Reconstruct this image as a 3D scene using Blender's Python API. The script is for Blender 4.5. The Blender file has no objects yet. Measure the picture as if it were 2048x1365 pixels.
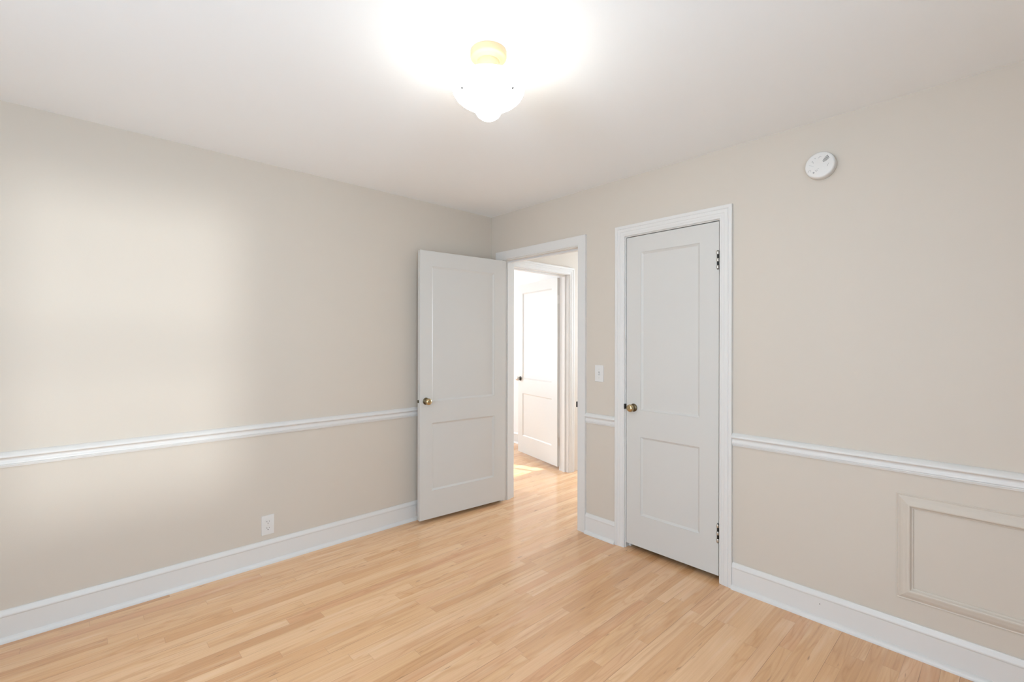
import bpy, bmesh, math
from mathutils import Matrix, Vector

sc = bpy.context.scene
col = sc.collection

# ------------------------------------------------------------------ camera, world, lights, exposure
cam_d = bpy.data.cameras.new('camera')
cam = bpy.data.objects.new('camera', cam_d); col.objects.link(cam)
cam_d.sensor_fit = 'HORIZONTAL'; cam_d.sensor_width = 36.0
cam_d.lens = 932.79 * 36.0 / 2048.0
cam_d.clip_start = 0.02
YAW, PITCH, ROLL = math.radians(46.915), math.radians(0.0168), math.radians(0.097)
fwd = Vector((-math.sin(YAW) * math.cos(PITCH), math.cos(YAW) * math.cos(PITCH), math.sin(PITCH)))
rgt = Vector((math.cos(YAW), math.sin(YAW), 0)); upv = rgt.cross(fwd)
r2 = rgt * math.cos(ROLL) + upv * math.sin(ROLL)
u2 = upv * math.cos(ROLL) - rgt * math.sin(ROLL)
M = Matrix((r2, u2, -fwd)).transposed().to_4x4()
M.translation = Vector((3.10254, -2.65362, 1.36004))
cam.matrix_world = M
sc.camera = cam

w = bpy.data.worlds.new('daylight'); sc.world = w
w.use_nodes = True
bg = w.node_tree.nodes['Background']
bg.inputs[0].default_value = (0.80, 0.90, 1.0, 1); bg.inputs[1].default_value = 1.0

sc.view_settings.view_transform = 'Standard'
sc.view_settings.look = 'None'
sc.view_settings.gamma = 1.0
sc.view_settings.use_curve_mapping = False
sc.view_settings.exposure = 0.22
sc.cycles.max_bounces = 16
sc.cycles.diffuse_bounces = 10

def light(name, kind, loc, direction, power, color, **kw):
    d = bpy.data.lights.new(name, kind); d.energy = power; d.color = color
    for k, v in kw.items(): setattr(d, k, v)
    o = bpy.data.objects.new(name, d); col.objects.link(o); o.location = loc
    if direction is not None:
        o.rotation_euler = Vector(direction).to_track_quat('-Z', 'Y').to_euler()
    return o

WIN_Y0, WIN_Y1, WIN_Z0, WIN_Z1 = -2.98, -2.12, 0.72, 2.06
# area light as daylight, outside an added unseen window of the right wall
light('right_window_fill', 'AREA', (4.05, (WIN_Y0 + WIN_Y1) / 2, 1.40), (-1, 0.12, 0.25), 44, (0.60, 0.96, 1.26), shape='RECTANGLE', size=1.5, size_y=1.1)
# area light as daylight, outside an added window behind the camera
light('front_window_fill', 'AREA', (2.60, -4.72, 1.45), (0.02, 1, 0.25), 76, (0.83, 1.0, 1.20), shape='RECTANGLE', size=1.5, size_y=1.3)
# distant spot added to throw a soft bright patch on the left wall
light('wall_patch_spot', 'SPOT', (15.0, -2.86, 1.62), (-1, 0.022, -0.012), 2500, (0.95, 0.98, 0.98), spot_size=math.radians(16), spot_blend=0.4, shadow_soft_size=0.55)
# bulb of the ceiling light
light('bulb_light', 'POINT', (1.77, -1.53, 2.262), None, 0.45, (1.0, 0.95, 0.82), shadow_soft_size=0.045)
# sun, and area lights added outside unseen openings of far room and hall
sun = light('sun', 'SUN', (-8, -3, 6), (0.80, 0.244, -0.562), 9.0, (0.95, 0.98, 1.0), angle=math.radians(0.6))
light('far_window_fill', 'AREA', (-3.45, -0.25, 1.35), (1, 0.25, 0), 112, (0.86, 0.98, 1.10), shape='RECTANGLE', size=0.9, size_y=1.3)
light('hall_fill', 'AREA', (0.55, 3.3, 1.5), (0, -1, -0.05), 64, (0.80, 0.97, 1.16), shape='RECTANGLE', size=0.9, size_y=1.3)

# ------------------------------------------------------------------ materials
def mat(name, color, rough=0.5, metal=0.0, spec=0.5, emit=None, strength=0.0, bump=0.0, bscale=300):
    m = bpy.data.materials.new(name); m.use_nodes = True
    nt = m.node_tree; b = nt.nodes['Principled BSDF']
    b.inputs['Base Color'].default_value = (*color, 1)
    b.inputs['Roughness'].default_value = rough
    b.inputs['Metallic'].default_value = metal
    b.inputs['Specular IOR Level'].default_value = spec
    if emit:
        b.inputs['Emission Color'].default_value = (*emit, 1)
        b.inputs['Emission Strength'].default_value = strength
    tc = nt.nodes.new('ShaderNodeTexCoord')
    nz = nt.nodes.new('ShaderNodeTexNoise'); nz.inputs['Scale'].default_value = bscale
    nz.inputs['Detail'].default_value = 3
    nt.links.new(tc.outputs['Object'], nz.inputs['Vector'])
    if bump:
        bp = nt.nodes.new('ShaderNodeBump'); bp.inputs['Strength'].default_value = bump
        bp.inputs['Distance'].default_value = 0.0006
        nt.links.new(nz.outputs['Fac'], bp.inputs['Height'])
        nt.links.new(bp.outputs['Normal'], b.inputs['Normal'])
    else:   # faint unevenness in the gloss
        mr = nt.nodes.new('ShaderNodeMapRange')
        mr.inputs['To Min'].default_value = max(0.0, rough - 0.03); mr.inputs['To Max'].default_value = min(1.0, rough + 0.03)
        nt.links.new(nz.outputs['Fac'], mr.inputs['Value'])
        nt.links.new(mr.outputs['Result'], b.inputs['Roughness'])
    return m

WALL = mat('greige_wall_paint', (0.600, 0.545, 0.475), 0.55, spec=0.35, bump=0.25, bscale=260)
CEIL = mat("white_ceiling_paint", (0.865, 0.892, 0.915), 0.9, spec=0.2, bump=0.15, bscale=220)
TRIM = mat('white_trim_paint', (0.69, 0.68, 0.66), 0.38, spec=0.45, bscale=30)
DOOR = mat('white_door_paint', (0.60, 0.588, 0.560), 0.42, spec=0.45, bscale=25)
WHITE_WALL = mat('white_wall_paint', (0.80, 0.80, 0.79), 0.7, spec=0.3)
PLASTIC = mat('white_plastic', (0.70, 0.69, 0.67), 0.35, bscale=40)
DARK = mat('dark_recess', (0.02, 0.018, 0.016), 0.7)
BLACK = mat('black_screw', (0.003, 0.003, 0.003), 0.8, spec=0.05)
GREY_MARK = mat('grey_print', (0.33, 0.33, 0.32), 0.6)
BRASS = mat('antique_brass', (0.52, 0.41, 0.24), 0.24, metal=1.0, bscale=60)
BRASS_DARK = mat('dark_brass', (0.13, 0.10, 0.06), 0.35, metal=1.0, bscale=60)
NICKEL = mat('nickel', (0.62, 0.60, 0.56), 0.3, metal=1.0, bscale=60)
STEEL_DARK = mat('blackened_steel', (0.05, 0.048, 0.045), 0.4, metal=0.8)
CANOPY = mat('cream_enamel', (0.62, 0.45, 0.285), 0.4)
SHADE = mat('frosted_glass', (0.9, 0.88, 0.82), 0.35, emit=(0.96, 0.95, 0.90), strength=27.0)
SHADE_IN = mat('frosted_glass_inside', (0.9, 0.88, 0.82), 0.6, emit=(1.0, 0.93, 0.80), strength=1.5)

def floor_material():
    m = bpy.data.materials.new('oak_strip_floor'); m.use_nodes = True
    nt = m.node_tree; N = nt.nodes; L = nt.links; b = N['Principled BSDF']
    def val(v): 
        n = N.new('ShaderNodeValue'); n.outputs[0].default_value = v; return n.outputs[0]
    def mth(op, a, b_=None, c=None):
        n = N.new('ShaderNodeMath'); n.operation = op
        for i, x in enumerate((a, b_, c)):
            if x is None: continue
            if isinstance(x, (int, float)): n.inputs[i].default_value = x
            else: L.new(x, n.inputs[i])
        return n.outputs[0]
    def comb(x, y, z=0.0):
        n = N.new('ShaderNodeCombineXYZ')
        for i, q in enumerate((x, y, z)):
            if isinstance(q, (int, float)): n.inputs[i].default_value = q
            else: L.new(q, n.inputs[i])
        return n.outputs[0]
    def white(vec):
        n = N.new('ShaderNodeTexWhiteNoise'); n.noise_dimensions = '3D'; L.new(vec, n.inputs['Vector']); return n
    def noise(vec, scale, detail=2.0, rough=0.5, dist=0.0):
        n = N.new('ShaderNodeTexNoise'); L.new(vec, n.inputs['Vector'])
        n.inputs['Scale'].default_value = scale; n.inputs['Detail'].default_value = detail
        n.inputs['Roughness'].default_value = rough; n.inputs['Distortion'].default_value = dist
        return n.outputs['Fac']
    def ramp(fac, stops):
        n = N.new('ShaderNodeValToRGB'); L.new(fac, n.inputs['Fac'])
        e = n.color_ramp.elements
        while len(e) < len(stops): e.new(0.5)
        for i, (p, c) in enumerate(stops):
            e[i].position = p; e[i].color = (*c, 1) if len(c) == 3 else c
        return n.outputs['Color']
    def mixc(fac, a, b_, mode='MIX'):
        n = N.new('ShaderNodeMix'); n.data_type = 'RGBA'; n.blend_type = mode
        if isinstance(fac, (int, float)): n.inputs['Factor'].default_value = fac
        else: L.new(fac, n.inputs['Factor'])
        for k, q in (('A', a), ('B', b_)):
            s = [i for i in n.inputs if i.name == k and i.type == 'RGBA'][0]
            if isinstance(q, tuple): s.default_value = (*q, 1)
            else: L.new(q, s)
        return [o for o in n.outputs if o.type == 'RGBA'][0]
    tc = N.new('ShaderNodeTexCoord'); sp = N.new('ShaderNodeSeparateXYZ'); L.new(tc.outputs['Object'], sp.inputs[0])
    X, Y = sp.outputs[0], sp.outputs[1]
    BW = 0.057
    xr = mth('DIVIDE', X, BW); row = mth('FLOOR', xr); xf = mth('FRACT', xr)
    rn = white(comb(row, 3.7, 1.3)); r1 = rn.outputs['Value']
    rn2 = white(comb(row, 9.1, 5.2)); r_2 = rn2.outputs['Value']
    Ln = mth('MULTIPLY_ADD', r_2, 0.75, 0.65)
    yq = mth('DIVIDE', mth('MULTIPLY_ADD', r1, 7.0, Y), Ln)
    cl = mth('FLOOR', yq); yf = mth('FRACT', yq)
    pid = white(comb(row, cl, 2.2)); v = pid.outputs['Value']
    pid2 = white(comb(row, cl, 8.8)); v2 = pid2.outputs['Value']
    tone = ramp(v, [(0.0, (0.610, 0.338, 0.163)), (0.2, (0.695, 0.408, 0.205)), (0.5, (0.745, 0.460, 0.245)), (0.8, (0.790, 0.512, 0.296)), (1.0, (0.680, 0.380, 0.196))])
    # straight fine grain
    off = mth('MULTIPLY', v2, 37.0)
    g1 = noise(comb(mth('ADD', mth('MULTIPLY', X, 130.0), off), mth('MULTIPLY', Y, 3.0), off), 1.0, 4.0, 0.6)
    g1r = ramp(g1, [(0.30, (0.86, 0.80, 0.74)), (0.62, (1.03, 1.03, 1.03))])
    c = mixc(0.6, tone, g1r, 'MULTIPLY')
    # flat-sawn cathedral figure
    n2 = noise(comb(mth('ADD', mth('MULTIPLY', X, 11.0), off), mth('MULTIPLY', Y, 1.15), off), 1.0, 2.0, 0.5)
    ring = mth('FRACT', mth('MULTIPLY', n2, 11.0))
    ringr = ramp(ring, [(0.0, (0.80, 0.72, 0.62)), (0.22, (1, 1, 1)), (0.8, (1, 1, 1)), (1.0, (0.84, 0.76, 0.66))])
    c = mixc(mth('MULTIPLY', mth('GREATER_THAN', v2, 0.30), 0.52), c, ringr, 'MULTIPLY')
    # long soft streaks of darker heartwood
    n3 = noise(comb(mth('ADD', mth('MULTIPLY', X, 38.0), off), mth('MULTIPLY', Y, 0.9), off), 1.0, 3.0, 0.55)
    st = ramp(n3, [(0.56, (0, 0, 0)), (0.76, (1, 1, 1))])
    c = mixc(mth('MULTIPLY', st, 0.62), c, (0.50, 0.265, 0.125))
    n5 = noise(comb(mth('ADD', mth('MULTIPLY', X, 20.0), off), mth('MULTIPLY', Y, 2.2), off), 1.0, 2.0, 0.5)
    lt = ramp(n5, [(0.55, (0, 0, 0)), (0.75, (1, 1, 1))])
    c = mixc(mth('MULTIPLY', lt, 0.45), c, (0.84, 0.59, 0.385))
    # short dark mineral flecks
    n4 = noise(comb(mth('ADD', mth('MULTIPLY', X, 62.0), off), mth('MULTIPLY', Y, 7.5), off), 1.0, 2.0, 0.5)
    fl = ramp(n4, [(0.69, (0, 0, 0)), (0.77, (1, 1, 1))])
    c = mixc(mth('MULTIPLY', fl, 0.68), c, (0.26, 0.135, 0.065))
    # seams between boards
    ex = mth('MINIMUM', xf, mth('SUBTRACT', 1.0, xf))
    sx = mth('LESS_THAN', ex, 0.014)
    ey = mth('MULTIPLY', mth('MINIMUM', yf, mth('SUBTRACT', 1.0, yf)), Ln)
    sy = mth('LESS_THAN', ey, 0.0008)
    sn = noise(comb(mth('MULTIPLY', mth('FLOOR', mth('ADD', xr, 0.5)), 17.3), mth('MULTIPLY', Y, 1.6), 4.0), 1.0, 2.0, 0.5)
    sr = ramp(sn, [(0.50, (0, 0, 0)), (0.64, (1, 1, 1))])
    seam_amt = mth('MULTIPLY', sx, mth('MULTIPLY_ADD', sr, 0.78, 0.12))
    seam = mth('MAXIMUM', seam_amt, mth('MULTIPLY', sy, 0.32))
    c = mixc(seam, c, (0.24, 0.125, 0.06))
    L.new(c, b.inputs['Base Color'])
    rr = ramp(g1, [(0.3, (0.18, 0.18, 0.18)), (0.7, (0.25, 0.25, 0.25))])
    L.new(rr, b.inputs['Roughness'])
    b.inputs['Specular IOR Level'].default_value = 1.0
    return m
FLOOR = floor_material()

# ------------------------------------------------------------------ mesh helpers
def obj(name, bm, m, parent=None, smooth=False, loc=None):
    bmesh.ops.recalc_face_normals(bm, faces=bm.faces[:])
    me = bpy.data.meshes.new(name); bm.to_mesh(me); bm.free()
    for x in (m if isinstance(m, (list, tuple)) else [m]): me.materials.append(x)
    if smooth:
        for p in me.polygons: p.use_smooth = True
        try: me.set_sharp_from_angle(angle=math.radians(40))
        except Exception: pass
    o = bpy.data.objects.new(name, me); col.objects.link(o)
    if parent: o.parent = parent
    if loc: o.location = loc
    return o

def tag(o, label=None, cat=None, kind=None, group=None):
    if label: o['label'] = label
    if cat: o['category'] = cat
    if kind: o['kind'] = kind
    if group: o['group'] = group
    return o

def empty(name, loc, rz=0.0):
    o = bpy.data.objects.new(name, None); col.objects.link(o)
    o.location = loc; o.rotation_euler = (0, 0, rz); o.empty_display_size = 0.05
    return o

def box(bm, x0, x1, y0, y1, z0, z1, mi=0, bev=0.0):
    vs = [bm.verts.new((x, y, z)) for x in (x0, x1) for y in (y0, y1) for z in (z0, z1)]
    fs = []
    for q in ((0, 1, 3, 2), (4, 6, 7, 5), (0, 4, 5, 1), (2, 3, 7, 6), (0, 2, 6, 4), (1, 5, 7, 3)):
        f = bm.faces.new([vs[i] for i in q]); f.material_index = mi; fs.append(f)
    if bev:
        es = list({e for f in fs for e in f.edges})
        bmesh.ops.bevel(bm, geom=es, offset=bev, segments=2, affect='EDGES', profile=0.5)
    return vs

def loft(bm, rings, closed_ring=True, cap=False, close_path=False, mi=0):
    """rings: lists of points of equal length, joined by quads"""
    V = [[bm.verts.new(p) for p in r] for r in rings]
    n = len(V[0]); rng = range(n if closed_ring else n - 1)
    pairs = list(zip(V[:-1], V[1:])) + ([(V[-1], V[0])] if close_path else [])
    for a, b_ in pairs:
        for i in rng:
            j = (i + 1) % n
            f = bm.faces.new((a[i], a[j], b_[j], b_[i])); f.material_index = mi
    if cap:
        for r in (V[0], V[-1]):
            f = bm.faces.new(r); f.material_index = mi

def lathe(bm, prof, M4=Matrix(), seg=48, mi=0):
    """prof: (r, h) along local Z; poles close when r == 0"""
    rows = []
    for r, h in prof:
        if r < 1e-6: rows.append([bm.verts.new(M4 @ Vector((0, 0, h)))])
        else: rows.append([bm.verts.new(M4 @ Vector((r * math.cos(2 * math.pi * i / seg), r * math.sin(2 * math.pi * i / seg), h))) for i in range(seg)])
    for a, b_ in zip(rows[:-1], rows[1:]):
        for i in range(seg):
            j = (i + 1) % seg
            if len(a) == 1 and len(b_) == 1: continue
            if len(a) == 1: f = bm.faces.new((a[0], b_[i], b_[j]))
            elif len(b_) == 1: f = bm.faces.new((a[i], a[j], b_[0]))
            else: f = bm.faces.new((a[i], a[j], b_[j], b_[i]))
            f.material_index = mi

def run(bm, prof, A, B, out):
    """moulding profile (d out of the wall, z) swept from A to B"""
    A, B, out = Vector(A), Vector(B), Vector(out)
    loft(bm, [[P + out * d + Vector((0, 0, z)) for d, z in prof] for P in (A, B)], cap=True)

BASE_PROF = [(0, 0), (0.029, 0), (0.0285, 0.006), (0.0265, 0.012), (0.0225, 0.0175), (0.0165, 0.021), (0.0125, 0.0225),
             (0.0125, 0.112), (0.0145, 0.114), (0.0150, 0.119), (0.0140, 0.124), (0.0110, 0.129), (0.0085, 0.135), (0.0060, 0.139), (0.0055, 0.1425), (0, 0.1425)]
RAIL_PROF = [(0, 0), (0.0075, 0), (0.0085, 0.003), (0.0085, 0.006), (0.0115, 0.0065), (0.0130, 0.009), (0.0120, 0.0125), (0.0100, 0.0135), (0.0145, 0.0145),
             (0.0150, 0.018), (0.0130, 0.023), (0.0105, 0.029), (0.0100, 0.035), (0.0125, 0.040), (0.0180, 0.0435), (0.0235, 0.0455), (0.0250, 0.049), (0.0240, 0.053),
             (0.0180, 0.060), (0.0110, 0.066), (0.0050, 0.070), (0, 0.070)]

def baseboard(name, A, B, out, label):
    bm = bmesh.new(); run(bm, BASE_PROF, A, B, out)
    return tag(obj(name, bm, TRIM, smooth=True), label, 'baseboard', 'structure')

def chair_rail(name, A, B, out, label):
    bm = bmesh.new(); run(bm, RAIL_PROF, A, B, out)
    return tag(obj(name, bm, TRIM, smooth=True), label, 'chair rail', 'structure')

# ------------------------------------------------------------------ room shell
H = 2.44
XR, YF = 3.75, -4.35       # right wall, wall behind the camera
A0, A1, AH = 0.152, 0.967, 2.043        # entry doorway between jamb faces, head height
C0, C1, CH = 1.367, 1.979, 2.046        # closet doorway
J = 0.020                                # jamb thickness
T = 0.12                                 # wall thickness

bm = bmesh.new(); box(bm, -3.4, 3.87, -4.47, 3.2, -0.12, 0.0)
tag(obj('floor', bm, FLOOR), 'honey-coloured oak strip floor running from room into hall', 'floor', 'structure')
bm = bmesh.new(); box(bm, -3.4, 3.87, -4.47, 3.2, H, H + 0.12)
tag(obj('ceiling', bm, CEIL), 'flat white ceiling around the glass lamp', 'ceiling', 'structure')

bm = bmesh.new(); box(bm, -T, 0, YF - T, 0, 0, H)
tag(obj('wall_left', bm, WALL), 'long greige wall with outlet, behind the open white door', 'wall', 'structure')
bm = bmesh.new()
box(bm, -T, A0 - J, 0, T, 0, H); box(bm, A0 - J, A1 + J, 0, T, AH + J, H)
box(bm, A1 + J, C0 - J, 0, T, 0, H); box(bm, C0 - J, C1 + J, 0, T, CH + J, H); box(bm, C1 + J, XR + T, 0, T, 0, H)
tag(obj('wall_back', bm, WALL), 'greige wall holding both doorways, switch and smoke detector', 'wall', 'structure')
bm = bmesh.new()
box(bm, XR, XR + T, YF - T, WIN_Y0, 0, H); box(bm, XR, XR + T, WIN_Y1, 0, 0, H)
box(bm, XR, XR + T, WIN_Y0, WIN_Y1, 0, WIN_Z0); box(bm, XR, XR + T, WIN_Y0, WIN_Y1, WIN_Z1, H)
tag(obj('wall_right', bm, WALL), 'greige wall with added window at right, outside the view', 'wall', 'structure')
FW0, FW1 = 1.95, 3.25
bm = bmesh.new()
box(bm, 0, FW0, YF - T, YF, 0, H); box(bm, FW1, XR, YF - T, YF, 0, H)
box(bm, FW0, FW1, YF - T, YF, 0, 0.72); box(bm, FW0, FW1, YF - T, YF, 2.06, H)
tag(obj('wall_front', bm, WALL), 'greige wall with added window behind the camera', 'wall', 'structure')

def window(name, ax, pos, a0, a1, z0, z1, label, out):
    """double-hung sash window; ax = axis the window runs along"""
    e = empty(name, (0, 0, 0)); tag(e, label, 'window', 'structure')
    def bx(bm, p0, p1, q0, q1, za, zb):
        if ax == 'y': box(bm, p0, p1, q0, q1, za, zb)
        else: box(bm, q0, q1, p0, p1, za, zb)
    lo, hi = (pos, pos + out * T) if out > 0 else (pos + out * T, pos)
    bm = bmesh.new()
    bx(bm, lo, hi, a0, a0 + 0.03, z0, z1); bx(bm, lo, hi, a1 - 0.03, a1, z0, z1)
    bx(bm, lo, hi, a0 + 0.03, a1 - 0.03, z0, z0 + 0.03); bx(bm, lo, hi, a0 + 0.03, a1 - 0.03, z1 - 0.03, z1)
    obj('window_frame', bm, TRIM, e)
    mid = (lo + hi) / 2; zm = (z0 + z1) / 2
    for za, zb, dy in ((z0 + 0.03, zm + 0.02, 0), (zm - 0.02, z1 - 0.03, 0.032)):
        s0, s1 = mid - 0.015 + dy * out, mid + 0.015 + dy * out
        bm = bmesh.new()
        bx(bm, s0, s1, a0 + 0.03, a0 + 0.075, za, zb); bx(bm, s0, s1, a1 - 0.075, a1 - 0.03, za, zb)
        bx(bm, s0, s1, a0 + 0.075, a1 - 0.075, za, za + 0.045); bx(bm, s0, s1, a0 + 0.075, a1 - 0.075, zb - 0.045, zb)
        obj('sash', bm, TRIM, e)
    return e
window('added_window_1', 'y', XR, WIN_Y0, WIN_Y1, WIN_Z0, WIN_Z1, 'added white double-hung window in right wall, outside the view', 1)  # unseen window, added to let daylight in
window('added_window_2', 'x', YF, FW0, FW1, 0.72, 2.06, 'added white double-hung window behind the camera', -1)  # also unseen, added to light the back wall

# ---- hall and the far room
HX = -0.02                     # face of the hall's left wall
FD0, FD1, FDH = 0.262, 1.066, 2.043     # far doorway (along y)
bm = bmesh.new()
box(bm, HX - T, HX, T, FD0 - J, 0, H); box(bm, HX - T, HX, FD0 - J, FD1 + J, FDH + J, H); box(bm, HX - T, HX, FD1 + J, 3.2, 0, H)
tag(obj('wall_hall_left', bm, WALL), 'pale hall wall above and beside the far doorway', 'wall', 'structure')
bm = bmesh.new(); box(bm, 1.12, 1.20, T, 3.2, 0, H)
tag(obj('wall_hall_right', bm, WALL), 'right wall of the hall, hidden behind the doorway', 'wall', 'structure')
bm = bmesh.new(); box(bm, -0.02, 0.1, 3.2, 3.3, 0, H); box(bm, 1.0, 1.2, 3.2, 3.3, 0, H); box(bm, 0.1, 1.0, 3.2, 3.3, 2.1, H); box(bm, 0.1, 1.0, 3.2, 3.3, 0, 0.8)  # unseen opening added for the hall area light
tag(obj('wall_hall_end', bm, WALL), 'end wall of the hall with an added opening, out of view', 'wall', 'structure')
bm = bmesh.new(); box(bm, -3.32, HX - T, 1.65, 1.77, 0, H)
tag(obj('wall_far_back', bm, WHITE_WALL), 'white wall of the far room behind its open door', 'wall', 'structure')
bm = bmesh.new(); box(bm, -3.32, -T, -1.62, -1.5, 0, H)
tag(obj('wall_far_front', bm, WHITE_WALL), 'white near wall of the far room, out of view', 'wall', 'structure')
SW0, SW1, SWZ0, SWZ1 = -0.60, 0.10, 0.75, 2.13
bm = bmesh.new()
box(bm, -3.32, -3.2, -1.5, SW0, 0, H); box(bm, -3.32, -3.2, SW1, 1.65, 0, H)
box(bm, -3.32, -3.2, SW0, SW1, 0, SWZ0); box(bm, -3.32, -3.2, SW0, SW1, SWZ1, H)
tag(obj('wall_far_left', bm, WHITE_WALL), 'white wall of the far room with added window, out of view', 'wall', 'structure')
wf = empty('added_window_3', (0, 0, 0)); tag(wf, 'added window letting sun into the far room, out of view', 'window', 'structure')  # unseen window added so sun and daylight reach the far room
bm = bmesh.new(); box(bm, -3.28, -3.24, -0.075, -0.045, SWZ0, SWZ1)
box(bm, -3.28, -3.24, SW0, SW0 + 0.03, SWZ0, SWZ1); box(bm, -3.28, -3.24, SW0 + .03, SW1, SWZ0, SWZ0 + 0.04)
obj('window_frame', bm, TRIM, wf)
# closet interior
bm = bmesh.new()
box(bm, 1.20, 1.26, T, 0.78, 0, H); box(bm, 2.25, 2.31, T, 0.78, 0, H); box(bm, 1.26, 2.25, 0.72, 0.78, 0, H)
tag(obj('wall_closet', bm, WALL), 'walls inside the closet behind the closed door', 'wall', 'structure')

# ------------------------------------------------------------------ door casings with jambs and stops
CAS_FLUTE = [(0, 0), (0, 0.010), (0.002, 0.0125), (0.006, 0.0135), (0.012, 0.0135), (0.014, 0.0150), (0.028, 0.0155), (0.030, 0.0175), (0.046, 0.0178), (0.048, 0.0160),
             (0.050, 0.0160), (0.052, 0.0188), (0.056, 0.0198), (0.068, 0.0198), (0.070, 0.0185), (0.070, 0)]
CAS_PLAIN = [(0, 0), (0, 0.013), (0.002, 0.015), (0.007, 0.015), (0.009, 0.0165), (0.066, 0.0185), (0.069, 0.0185), (0.070, 0.0170), (0.070, 0)]

def casing(bm, prof, plane, pos, sgn, a0, a1, head):
    """U-shaped mitred casing round an opening a0..a1 in a wall plane (x or y = pos), standing out along sgn"""
    def pt(a, z, d):
        return Vector((a, pos + sgn * d, z)) if plane == 'y' else Vector((pos + sgn * d, a, z))
    rings = [[pt(a0 - k, 0, d) for k, d in prof], [pt(a0 - k, head + k, d) for k, d in prof],
             [pt(a1 + k, head + k, d) for k, d in prof], [pt(a1 + k, 0, d) for k, d in prof]]
    loft(bm, rings, cap=True)

def frame(name, plane, p0, p1, a0, a1, head, prof, sides, stop, label):
    """whole door frame: empty + casing(s), jamb, stop"""
    e = empty(name, (0, 0, 0)); tag(e, label, 'door frame', 'structure')
    for pos, sgn in sides:
        bm = bmesh.new(); casing(bm, prof, plane, pos, sgn, a0 - 0.005, a1 + 0.005, head + 0.005)
        obj('casing', bm, TRIM, e, smooth=False)
    def bx(bm, q0, q1, r0, r1, z0, z1):
        if plane == 'y': box(bm, q0, q1, r0, r1, z0, z1)
        else: box(bm, r0, r1, q0, q1, z0, z1)
    bm = bmesh.new()
    bx(bm, a0 - J, a0, p0, p1, 0, head + J); bx(bm, a1, a1 + J, p0, p1, 0, head + J); bx(bm, a0, a1, p0, p1, head, head + J)
    obj('jamb', bm, TRIM, e)
    s0, s1 = stop
    bm = bmesh.new()
    bx(bm, a0, a0 + 0.012, s0, s1, 0, head); bx(bm, a1 - 0.012, a1, s0, s1, 0, head); bx(bm, a0 + 0.012, a1 - 0.012, s0, s1, head - 0.012, head)
    obj('door_stop', bm, TRIM, e)
    return e

fr1 = frame('trim_1', 'y', 0, T, A0, A1, AH, CAS_PLAIN, ((0, -1), (T, 1)), (0.045, 0.08), 'white casing of the open doorway next to the corner')
fr2 = frame('trim_2', 'y', 0, T, C0, C1, CH, CAS_FLUTE, ((0, -1),), (0.042, 0.075), 'white fluted casing round the closed closet door')
fr3 = frame('trim_3', 'x', HX - T, HX, FD0, FD1, FDH, CAS_FLUTE, ((HX, 1), (HX - T, -1)), (-0.095, -0.060), 'white casing of the far doorway seen across the hall')
bm = bmesh.new(); box(bm, A1 - 0.0035, A1 + 0.004, -0.0195, 0.030, 0.885, 0.925, bev=0.001)
obj('strike_plate', bm, STEEL_DARK, fr1)['label'] = 'dark metal strike plate'
bm = bmesh.new(); box(bm, C0 - 0.0055, C0 + 0.0006, -0.0150, 0.030, 0.915, 0.948, bev=0.0005)
obj('strike_plate', bm, STEEL_DARK, fr2)['label'] = 'dark metal strike plate'

# ------------------------------------------------------------------ panelled doors
def door(name, origin, rz, wd, z0, z1, sl, sr, panels, label, thick=0.035):
    """local x = width, y = 0 visible face .. thick, panels: (zbottom, ztop)"""
    e = empty(name, origin, rz); tag(e, label, 'door', 'structure')
    x0, x1 = sl, wd - sr
    bm = bmesh.new()
    zs = [z0] + [z for p in sorted(panels) for z in p] + [z1]
    rows = []
    V = {}
    def v(x, y, z):
        k = (round(x, 5), round(y, 5), round(z, 5))
        if k not in V: V[k] = bm.verts.new(k)
        return V[k]
    def quad(*p): bm.faces.new([v(*q) for q in p])
    xs = [0, x0, x1, wd]
    for y in (0, thick):
        for i in range(3):
            for k in range(len(zs) - 1):
                if i == 1 and k % 2 == 1: continue      # opening of a panel
                quad((xs[i], y, zs[k]), (xs[i + 1], y, zs[k]), (xs[i + 1], y, zs[k + 1]), (xs[i], y, zs[k + 1]))
    for k in range(len(zs) - 1):
        for x in (0, wd): quad((x, 0, zs[k]), (x, thick, zs[k]), (x, thick, zs[k + 1]), (x, 0, zs[k + 1]))
        if k % 2 == 1:
            for x in (x0, x1): quad((x, 0, zs[k]), (x, thick, zs[k]), (x, thick, zs[k + 1]), (x, 0, zs[k + 1]))
            for z in (zs[k], zs[k + 1]): quad((x0, 0, z), (x1, 0, z), (x1, thick, z), (x0, thick, z))
    for z in (z0, z1):
        for i in range(3): quad((xs[i], 0, z), (xs[i + 1], 0, z), (xs[i + 1], thick, z), (xs[i], thick, z))
    obj('stile_frame', bm, DOOR, e)
    for pz0, pz1 in panels:
        bm = bmesh.new()
        g = 0.0004
        steps = [(0.0, 0.0005), (0.0, 0.002), (0.013, 0.0095), (0.0145, 0.0095)]
        for side in (0, 1):
            rings = []
            for ins, dep in steps:
                y = dep if side == 0 else thick - dep
                a, b_, c, d = x0 + g + ins, x1 - g - ins, pz0 + g + ins, pz1 - g - ins
                rings.append([(a, y, c), (b_, y, c), (b_, y, d), (a, y, d)])
            Vr = [[bm.verts.new(p) for p in r] for r in rings]
            for r_a, r_b in zip(Vr[:-1], Vr[1:]):
                for i in range(4): bm.faces.new((r_a[i], r_a[(i + 1) % 4], r_b[(i + 1) % 4], r_b[i]))
            bm.faces.new(Vr[-1])
        obj('panel', bm, DOOR, e)
    return e

def rot_y_to_out():      # local Z of the lathe -> local -Y of the door
    return Matrix.Rotation(math.radians(90), 4, 'X')

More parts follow.
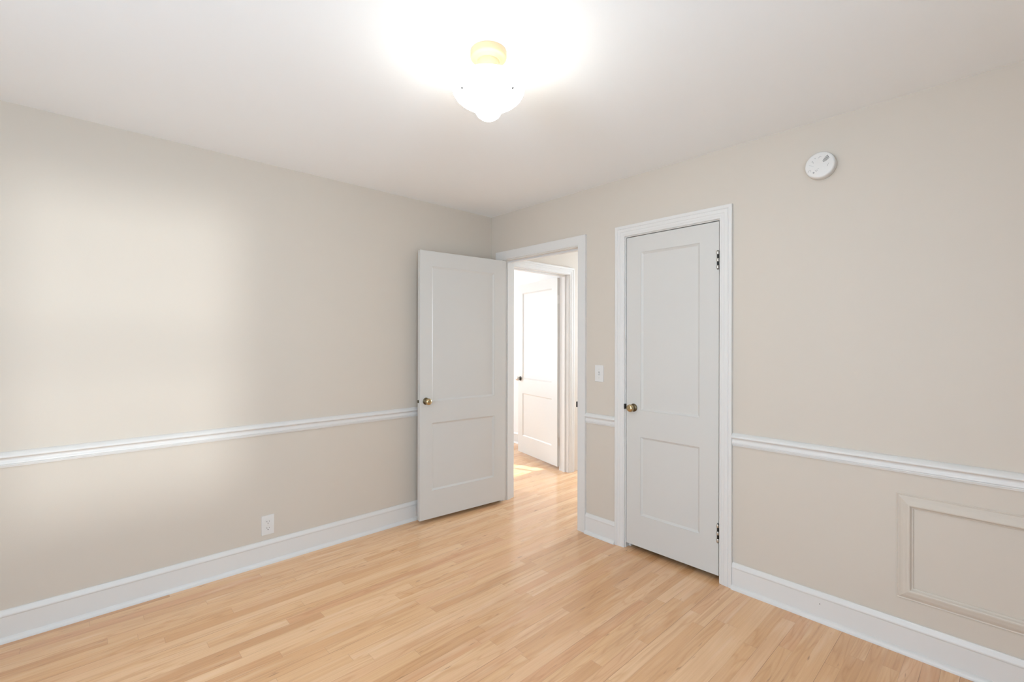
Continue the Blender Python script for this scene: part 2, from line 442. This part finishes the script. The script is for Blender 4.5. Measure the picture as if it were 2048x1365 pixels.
def knob(parent, x, z, m_knob, m_rose, thick=0.035, both=True):
    k = None
    for side in ((0, 1) if both else (0,)):
        base = Matrix.Translation((x, 0 if side == 0 else thick, z)) @ (rot_y_to_out() if side == 0 else Matrix.Rotation(math.radians(-90), 4, 'X'))
        bm = bmesh.new()
        lathe(bm, [(0.0, 0.010), (0.0085, 0.010), (0.0085, 0.020), (0.012, 0.0225), (0.019, 0.0265), (0.0235, 0.0335), (0.0250, 0.0410), (0.0238, 0.0480), (0.0195, 0.0540), (0.0120, 0.0575), (0.0, 0.0585)], base, 40)
        kb = obj('knob', bm, m_knob, parent, smooth=True); kb['label'] = 'round metal knob'
        bm = bmesh.new()
        lathe(bm, [(0.0, 0.0), (0.0262, 0.0), (0.0262, 0.003), (0.0245, 0.0055), (0.0200, 0.0075), (0.0150, 0.0085), (0.0125, 0.0110), (0.0, 0.0112)], base, 40)
        obj('rose', bm, m_rose, kb, smooth=True)['label'] = 'dark round rose behind the knob'

def hinge(parent, x, y, zc, h, m1, m2, leaf=True, r=0.0068):
    e = None
    bm = bmesh.new()
    n = 5
    for i in range(n):
        a, b_ = zc - h / 2 + i * h / n, zc - h / 2 + (i + 1) * h / n
        rr = r if i % 2 == 0 else r * 0.72
        lathe(bm, [(0, a + 0.0006), (rr * 0.9, a + 0.0006), (rr, a + 0.0016), (rr, b_ - 0.0016), (rr * 0.9, b_ - 0.0006), (0, b_ - 0.0006)], Matrix.Translation((x, y, 0)), 20, mi=0 if i % 2 == 0 else 1)
    lathe(bm, [(0, zc - h / 2 - 0.004), (0.003, zc - h / 2 - 0.003), (0.0045, zc - h / 2), (0.0045, zc + h / 2), (0.003, zc + h / 2 + 0.003), (0, zc + h / 2 + 0.004)], Matrix.Translation((x, y, 0)), 16, mi=1)
    if leaf: box(bm, x + 0.0035, x + 0.0060, y - 0.0015, y + 0.030, zc - h / 2, zc + h / 2, mi=1)
    hg = obj('hinge', bm, [m1, m2], parent, smooth=True)
    hg['label'] = 'bright five-knuckle hinge'
    return hg

# open entry door, swung back towards the left wall
Fx, Fy = 0.129, -0.801
d1 = door('door_1', (Fx, Fy, 0), math.atan2(-0.012 + 0.801, 0.197 - 0.129), 0.792, 0.029, 2.034, 0.099, 0.115,
          [(0.236, 0.745), (0.908, 1.920)], 'white two-panel door standing open against the left wall')
knob(d1, 0.050, 0.912, BRASS, BRASS_DARK, both=False)
bm = bmesh.new(); box(bm, -0.0012, 0.0006, 0.008, 0.028, 0.885, 0.939); obj('latch_plate', bm, DOOR, d1)
bm = bmesh.new(); box(bm, -0.0085, -0.0010, 0.012, 0.025, 0.902, 0.922, bev=0.001); obj('latch_bolt', bm, BRASS_DARK, d1)['label'] = 'dark brass latch bolt'
# closet door
d2 = door('door_2', (1.3712, 0.0015, 0), 0.0, 0.6045, 0.034, 2.0405, 0.106, 0.111,
          [(0.238, 0.744), (0.915, 1.934)], 'white two-panel closet door, closed, at right of light switch')
knob(d2, 0.054, 0.928, BRASS, BRASS_DARK, both=False)
hinge(d2, 0.6010, -0.0075, 1.822, 0.102, NICKEL, STEEL_DARK)
hinge(d2, 0.6035, -0.0075, 0.277, 0.104, NICKEL, STEEL_DARK)
# far door across the hall
a3 = math.atan2(1.044 - 1.238, -0.154 + 0.949)
d3 = door('door_3', (-0.949, 1.238, 0), a3, 0.8183, 0.04, 2.03, 0.105, 0.105,
          [(0.24, 0.745), (0.915, 1.925)], 'sunlit white two-panel door open in the far room')
knob(d3, 0.055, 0.915, NICKEL, STEEL_DARK, both=False)
for zc in (1.80, 0.30):
    bm = bmesh.new()
    lathe(bm, [(0, zc - .05), (.007, zc - .05), (.007, zc + .05), (0, zc + .05)], Matrix.Translation((0.827, 0.040, 0)), 16)
    box(bm, 0.8186, 0.8205, 0.004, 0.038, zc - .045, zc + .045)
    obj('hinge', bm, [TRIM if zc > 1 else NICKEL], d3, smooth=True)

# ------------------------------------------------------------------ baseboards, chair rails, panel moulding
baseboard('baseboard_left', (0, YF, 0), (0, 0, 0), (1, 0, 0), 'tall white baseboard along the left wall under the outlet')
baseboard('baseboard_back', (A1 + 0.0752, 0, 0), (C0 - 0.0752, 0, 0), (0, -1, 0), 'short white baseboard between the two door casings')
bb = baseboard('baseboard_right', (C1 + 0.0752, 0, 0), (XR, 0, 0), (0, -1, 0), 'long white baseboard right of the closet door')
bm = bmesh.new(); lathe(bm, [(0, 0), (0.0022, 0), (0.0022, 0.0006), (0, 0.0006)], Matrix.Translation((2.47, -0.0125, 0.085)) @ rot_y_to_out(), 10)
obj('nail_head', bm, STEEL_DARK, bb)['label'] = 'tiny dark nail head'
bm = bmesh.new(); run(bm, BASE_PROF, (-3.2, 1.65, 0), (HX - T, 1.65, 0), (0, -1, 0))
tag(obj('baseboard_far', bm, TRIM, smooth=True), 'white baseboard of the far room at the edge of its open door', 'baseboard', 'structure')
RZ = 0.786
chair_rail('trim_4', (0, YF, RZ), (0, 0, RZ), (1, 0, 0), 'long white chair rail along the left wall')
chair_rail('trim_5', (A1 + 0.0752, 0, RZ - 0.004), (C0 - 0.0752, 0, RZ - 0.004), (0, -1, 0), 'short white chair rail between the two door casings')
chair_rail('trim_6', (C1 + 0.0752, 0, RZ), (XR, 0, RZ), (0, -1, 0), 'white chair rail on the back wall right of closet')

PM = [(0, 0), (0, 0.0035), (0.0015, 0.0050), (0.0042, 0.0050), (0.0058, 0.0032), (0.0075, 0.0030), (0.0110, 0.0050), (0.0160, 0.0085), (0.0230, 0.0118), (0.0310, 0.0140),
      (0.0390, 0.0168), (0.0440, 0.0172), (0.0480, 0.0150), (0.0510, 0.0085), (0.0530, 0.0060), (0.0560, 0.0055), (0.0580, 0.0035), (0.0590, 0)]
px0, px1, pz0, pz1 = 2.758, 3.60, 0.234, 0.694
bm = bmesh.new()
loft(bm, [[(px0 + k, -d, pz0 + k) for k, d in PM], [(px0 + k, -d, pz1 - k) for k, d in PM], [(px1 - k, -d, pz1 - k) for k, d in PM], [(px1 - k, -d, pz0 + k) for k, d in PM]], close_path=True)
tag(obj('trim_7', bm, WALL), 'greige rectangular picture-frame moulding below the right chair rail', 'wall moulding', 'structure')

# ------------------------------------------------------------------ ceiling light
LX, LY = 1.77, -1.53
cl = empty('ceiling_light', (LX, LY, H))
tag(cl, 'glowing frosted glass bowl light hanging from cream canopy on ceiling', 'ceiling light')
bm = bmesh.new(); lathe(bm, [(0, 0), (0.066, 0), (0.0675, -0.004), (0.0675, -0.020), (0.0665, -0.024), (0.0640, -0.0265), (0.058, -0.0275), (0.052, -0.031), (0.046, -0.038), (0.0, -0.038)], seg=64)
obj('canopy', bm, CANOPY, cl, smooth=True)['label'] = 'cream round canopy'
bm = bmesh.new(); lathe(bm, [(0, -0.038), (0.041, -0.038), (0.041, -0.075), (0.038, -0.082), (0.034, -0.086), (0.034, -0.110), (0, -0.110)], seg=48)
obj('socket', bm, CANOPY, cl, smooth=True)['label'] = 'cream lamp socket'
sh = [(0, -0.2530), (0.014, -0.2520), (0.028, -0.2475), (0.040, -0.2385), (0.0475, -0.2270), (0.0520, -0.2160), (0.0570, -0.2080), (0.0660, -0.2025), (0.0800, -0.1960), (0.0960, -0.1880), (0.1110, -0.1785), (0.1240, -0.1660), (0.1320, -0.1520), (0.1350, -0.1390), (0.1345, -0.1280), (0.1320, -0.1230)]
inner = [(r - 0.003 if r > 0.003 else 0, h + 0.003) for r, h in reversed(sh)]
bm = bmesh.new(); lathe(bm, sh, seg=96); lathe(bm, [sh[-1]] + inner, seg=96, mi=1)
bmesh.ops.remove_doubles(bm, verts=bm.verts[:], dist=1e-6)
obj('shade', bm, [SHADE, SHADE_IN], cl, smooth=True)['label'] = 'glowing frosted glass shade with central dome'
for ang in (YAW - math.pi / 2 + math.radians(51), YAW - math.pi / 2 - math.radians(51), YAW + math.pi / 2):
    ax = Vector((math.cos(ang), math.sin(ang), 0))
    P = ax * 0.1165 + Vector((0, 0, -0.1742))
    bm = bmesh.new(); bmesh.ops.create_uvsphere(bm, u_segments=12, v_segments=8, radius=0.0040, matrix=Matrix.Translation(P))
    obj('hanger_screw', bm, BLACK, cl, smooth=True)['label'] = 'tiny dark screw through the glass'
bm = bmesh.new(); lathe(bm, [(0, -0.2555), (0.005, -0.2552), (0.006, -0.2535), (0.004, -0.2520), (0, -0.2515)], seg=20)

bm.free()

# ------------------------------------------------------------------ smoke detector
SX, SZ = 2.474, 2.211
sd = empty('smoke_detector', (SX, 0, SZ))
tag(sd, 'round white smoke detector with dark slots on the back wall', 'smoke detector')
Rm = rot_y_to_out()
bm = bmesh.new(); lathe(bm, [(0, 0), (0.0610, 0), (0.0615, 0.003), (0.0615, 0.011), (0.0600, 0.0125), (0, 0.0125)], Rm, 64)
obj('base', bm, PLASTIC, sd, smooth=True)
bm = bmesh.new(); lathe(bm, [(0, 0.0125), (0.0636, 0.0125), (0.0640, 0.0135), (0.0632, 0.0300), (0.0622, 0.0385), (0.0606, 0.0415), (0.0580, 0.0434), (0.0550, 0.0440), (0, 0.0442)], Rm, 72)
body = obj('body', bm, PLASTIC, sd, smooth=True)
TA = math.radians(35)     # the detector is mounted turned
def face(bm, u, v, lu, lv, ang, h=0.0008, base=0.0440, mi=0):
    """thin raised bar on the front face; u right, v up"""
    c, s = math.cos(ang), math.sin(ang)
    vs = []
    for dy in (0, h):
        for a, b_ in ((-lu, -lv), (lu, -lv), (lu, lv), (-lu, lv)):
            vs.append(bm.verts.new((u + c * a - s * b_, -(base + dy), v + s * a + c * b_)))
    for q in ((0, 1, 2, 3), (4, 5, 6, 7), (0, 1, 5, 4), (1, 2, 6, 5), (2, 3, 7, 6), (3, 0, 4, 7)):
        f = bm.faces.new([vs[i] for i in q]); f.material_index = mi
for i in range(7):
    t = (i - 3)
    hl = (0.0045, 0.0068, 0.0084, 0.0092, 0.0096, 0.0096, 0.0092)[i]
    bm = bmesh.new(); face(bm, 0.0255 + t * 0.0034, 0.0215 + t * 0.0028, 0.00095, hl, math.radians(22), h=0.0006)
    obj('vent_slot', bm, DARK, body)
marks = [(0.0010, 0.0380, 0.0040, 0.0009, 40), (0.0062, 0.0384, 0.0014, 0.0008, -25), (-0.0030, 0.0342, 0.0014, 0.0008, 80),
         (-0.0190, 0.0360, 0.0026, 0.0007, 30), (-0.0172, 0.0338, 0.0012, 0.0007, -40),
         (-0.0300, 0.0228, 0.0034, 0.0008, 20), (-0.0275, 0.0188, 0.0026, 0.0008, -50), (-0.0258, 0.0150, 0.0018, 0.0012, 35),
         (0.0350, -0.0060, 0.0062, 0.0006, 62), (0.0328, -0.0122, 0.0034, 0.0005, 62), (-0.0245, -0.0325, 0.0034, 0.0034, 30),
         (-0.0160, -0.0262, 0.0060, 0.0005, -60), (-0.0130, -0.0252, 0.0048, 0.0005, -60), (-0.0100, -0.0242, 0.0036, 0.0005, -60),
         (-0.0060, -0.0180, 0.0045, 0.0005, 10), (-0.0410, -0.0178, 0.0056, 0.0006, 8), (-0.0470, -0.0232, 0.0040, 0.0006, 80), (-0.0362, -0.0232, 0.0036, 0.0006, 75),
         (-0.0340, 0.0030, 0.0110, 0.0004, -28)]
for u, v, lu, lv, an in marks:
    bm = bmesh.new(); face(bm, u, v, lu, lv, math.radians(an), h=0.0004)
    obj('printed_mark', bm, GREY_MARK, body)

# ------------------------------------------------------------------ wall outlet and light switch
def plate(bm, w_, h_, t_, r=0.0018):
    box(bm, -w_ / 2, w_ / 2, -t_, 0, -h_ / 2, h_ / 2)
    es = [e for e in bm.edges if all(v.co.y < -t_ / 2 for v in e.verts)] + [e for e in bm.edges if abs(e.verts[0].co.y - e.verts[1].co.y) > 1e-5]
    bmesh.ops.bevel(bm, geom=es, offset=r, segments=3, affect='EDGES', profile=0.5)

ol = empty('electrical_outlet', (0.0, -1.795, 0.2345), math.radians(90))
tag(ol, 'white duplex electrical outlet low on the left wall', 'outlet')
bm = bmesh.new(); plate(bm, 0.071, 0.117, 0.0060); obj('cover_plate', bm, PLASTIC, ol)
for zc in (0.0195, -0.0195):
    bm = bmesh.new()
    pts = []
    for i in range(40):
        a = 2 * math.pi * i / 40
        pts.append((0.0172 * math.cos(a), max(-0.0136, min(0.0136, 0.0172 * math.sin(a))) + zc))
    loft(bm, [[(x, -y, z) for x, z in pts] for y in (0.0050, 0.0082)], cap=True)
    rc = obj('receptacle', bm, PLASTIC, ol)
    bm = bmesh.new(); box(bm, -0.0075, -0.0053, -0.0085, -0.0080, zc - 0.001, zc + 0.0068); obj('slot', bm, DARK, rc)
    bm = bmesh.new(); box(bm, 0.0053, 0.0073, -0.0085, -0.0080, zc, zc + 0.0062); obj('slot', bm, DARK, rc)
    bm = bmesh.new(); lathe(bm, [(0, 0.0080), (0.0026, 0.0080), (0.0026, 0.0085), (0, 0.0085)], Matrix.Translation((0, 0, zc - 0.0078)) @ rot_y_to_out(), 20); obj('ground_hole', bm, DARK, rc)
bm = bmesh.new(); lathe(bm, [(0, 0.0058), (0.0030, 0.0058), (0.0028, 0.0066), (0, 0.0070)], rot_y_to_out(), 20); obj('screw', bm, NICKEL, ol)

ls = empty('light_switch', (1.1545, 0.0, 1.137))
tag(ls, 'white toggle light switch on wall between the two doors', 'light switch')
bm = bmesh.new(); plate(bm, 0.070, 0.1145, 0.0060); obj('cover_plate', bm, PLASTIC, ls)
bm = bmesh.new(); box(bm, -0.0052, 0.0052, -0.0063, -0.0058, -0.0122, 0.0122); obj('toggle_slot', bm, GREY_MARK, ls)
bm = bmesh.new()
loft(bm, [[(-0.0042, -0.006, -0.0075), (0.0042, -0.006, -0.0075), (0.0042, -0.006, 0.0060), (-0.0042, -0.006, 0.0060)],
          [(-0.0034, -0.0165, -0.0105), (0.0034, -0.0165, -0.0105), (0.0034, -0.0165, -0.0050), (-0.0034, -0.0165, -0.0050)]], cap=True)
obj('toggle', bm, PLASTIC, ls)
for zc in (0.0302, -0.0302):
    bm = bmesh.new(); lathe(bm, [(0, 0.0058), (0.0032, 0.0058), (0.0030, 0.0066), (0, 0.0070)], Matrix.Translation((0, 0, zc)) @ rot_y_to_out(), 20); obj('screw', bm, NICKEL, ls)
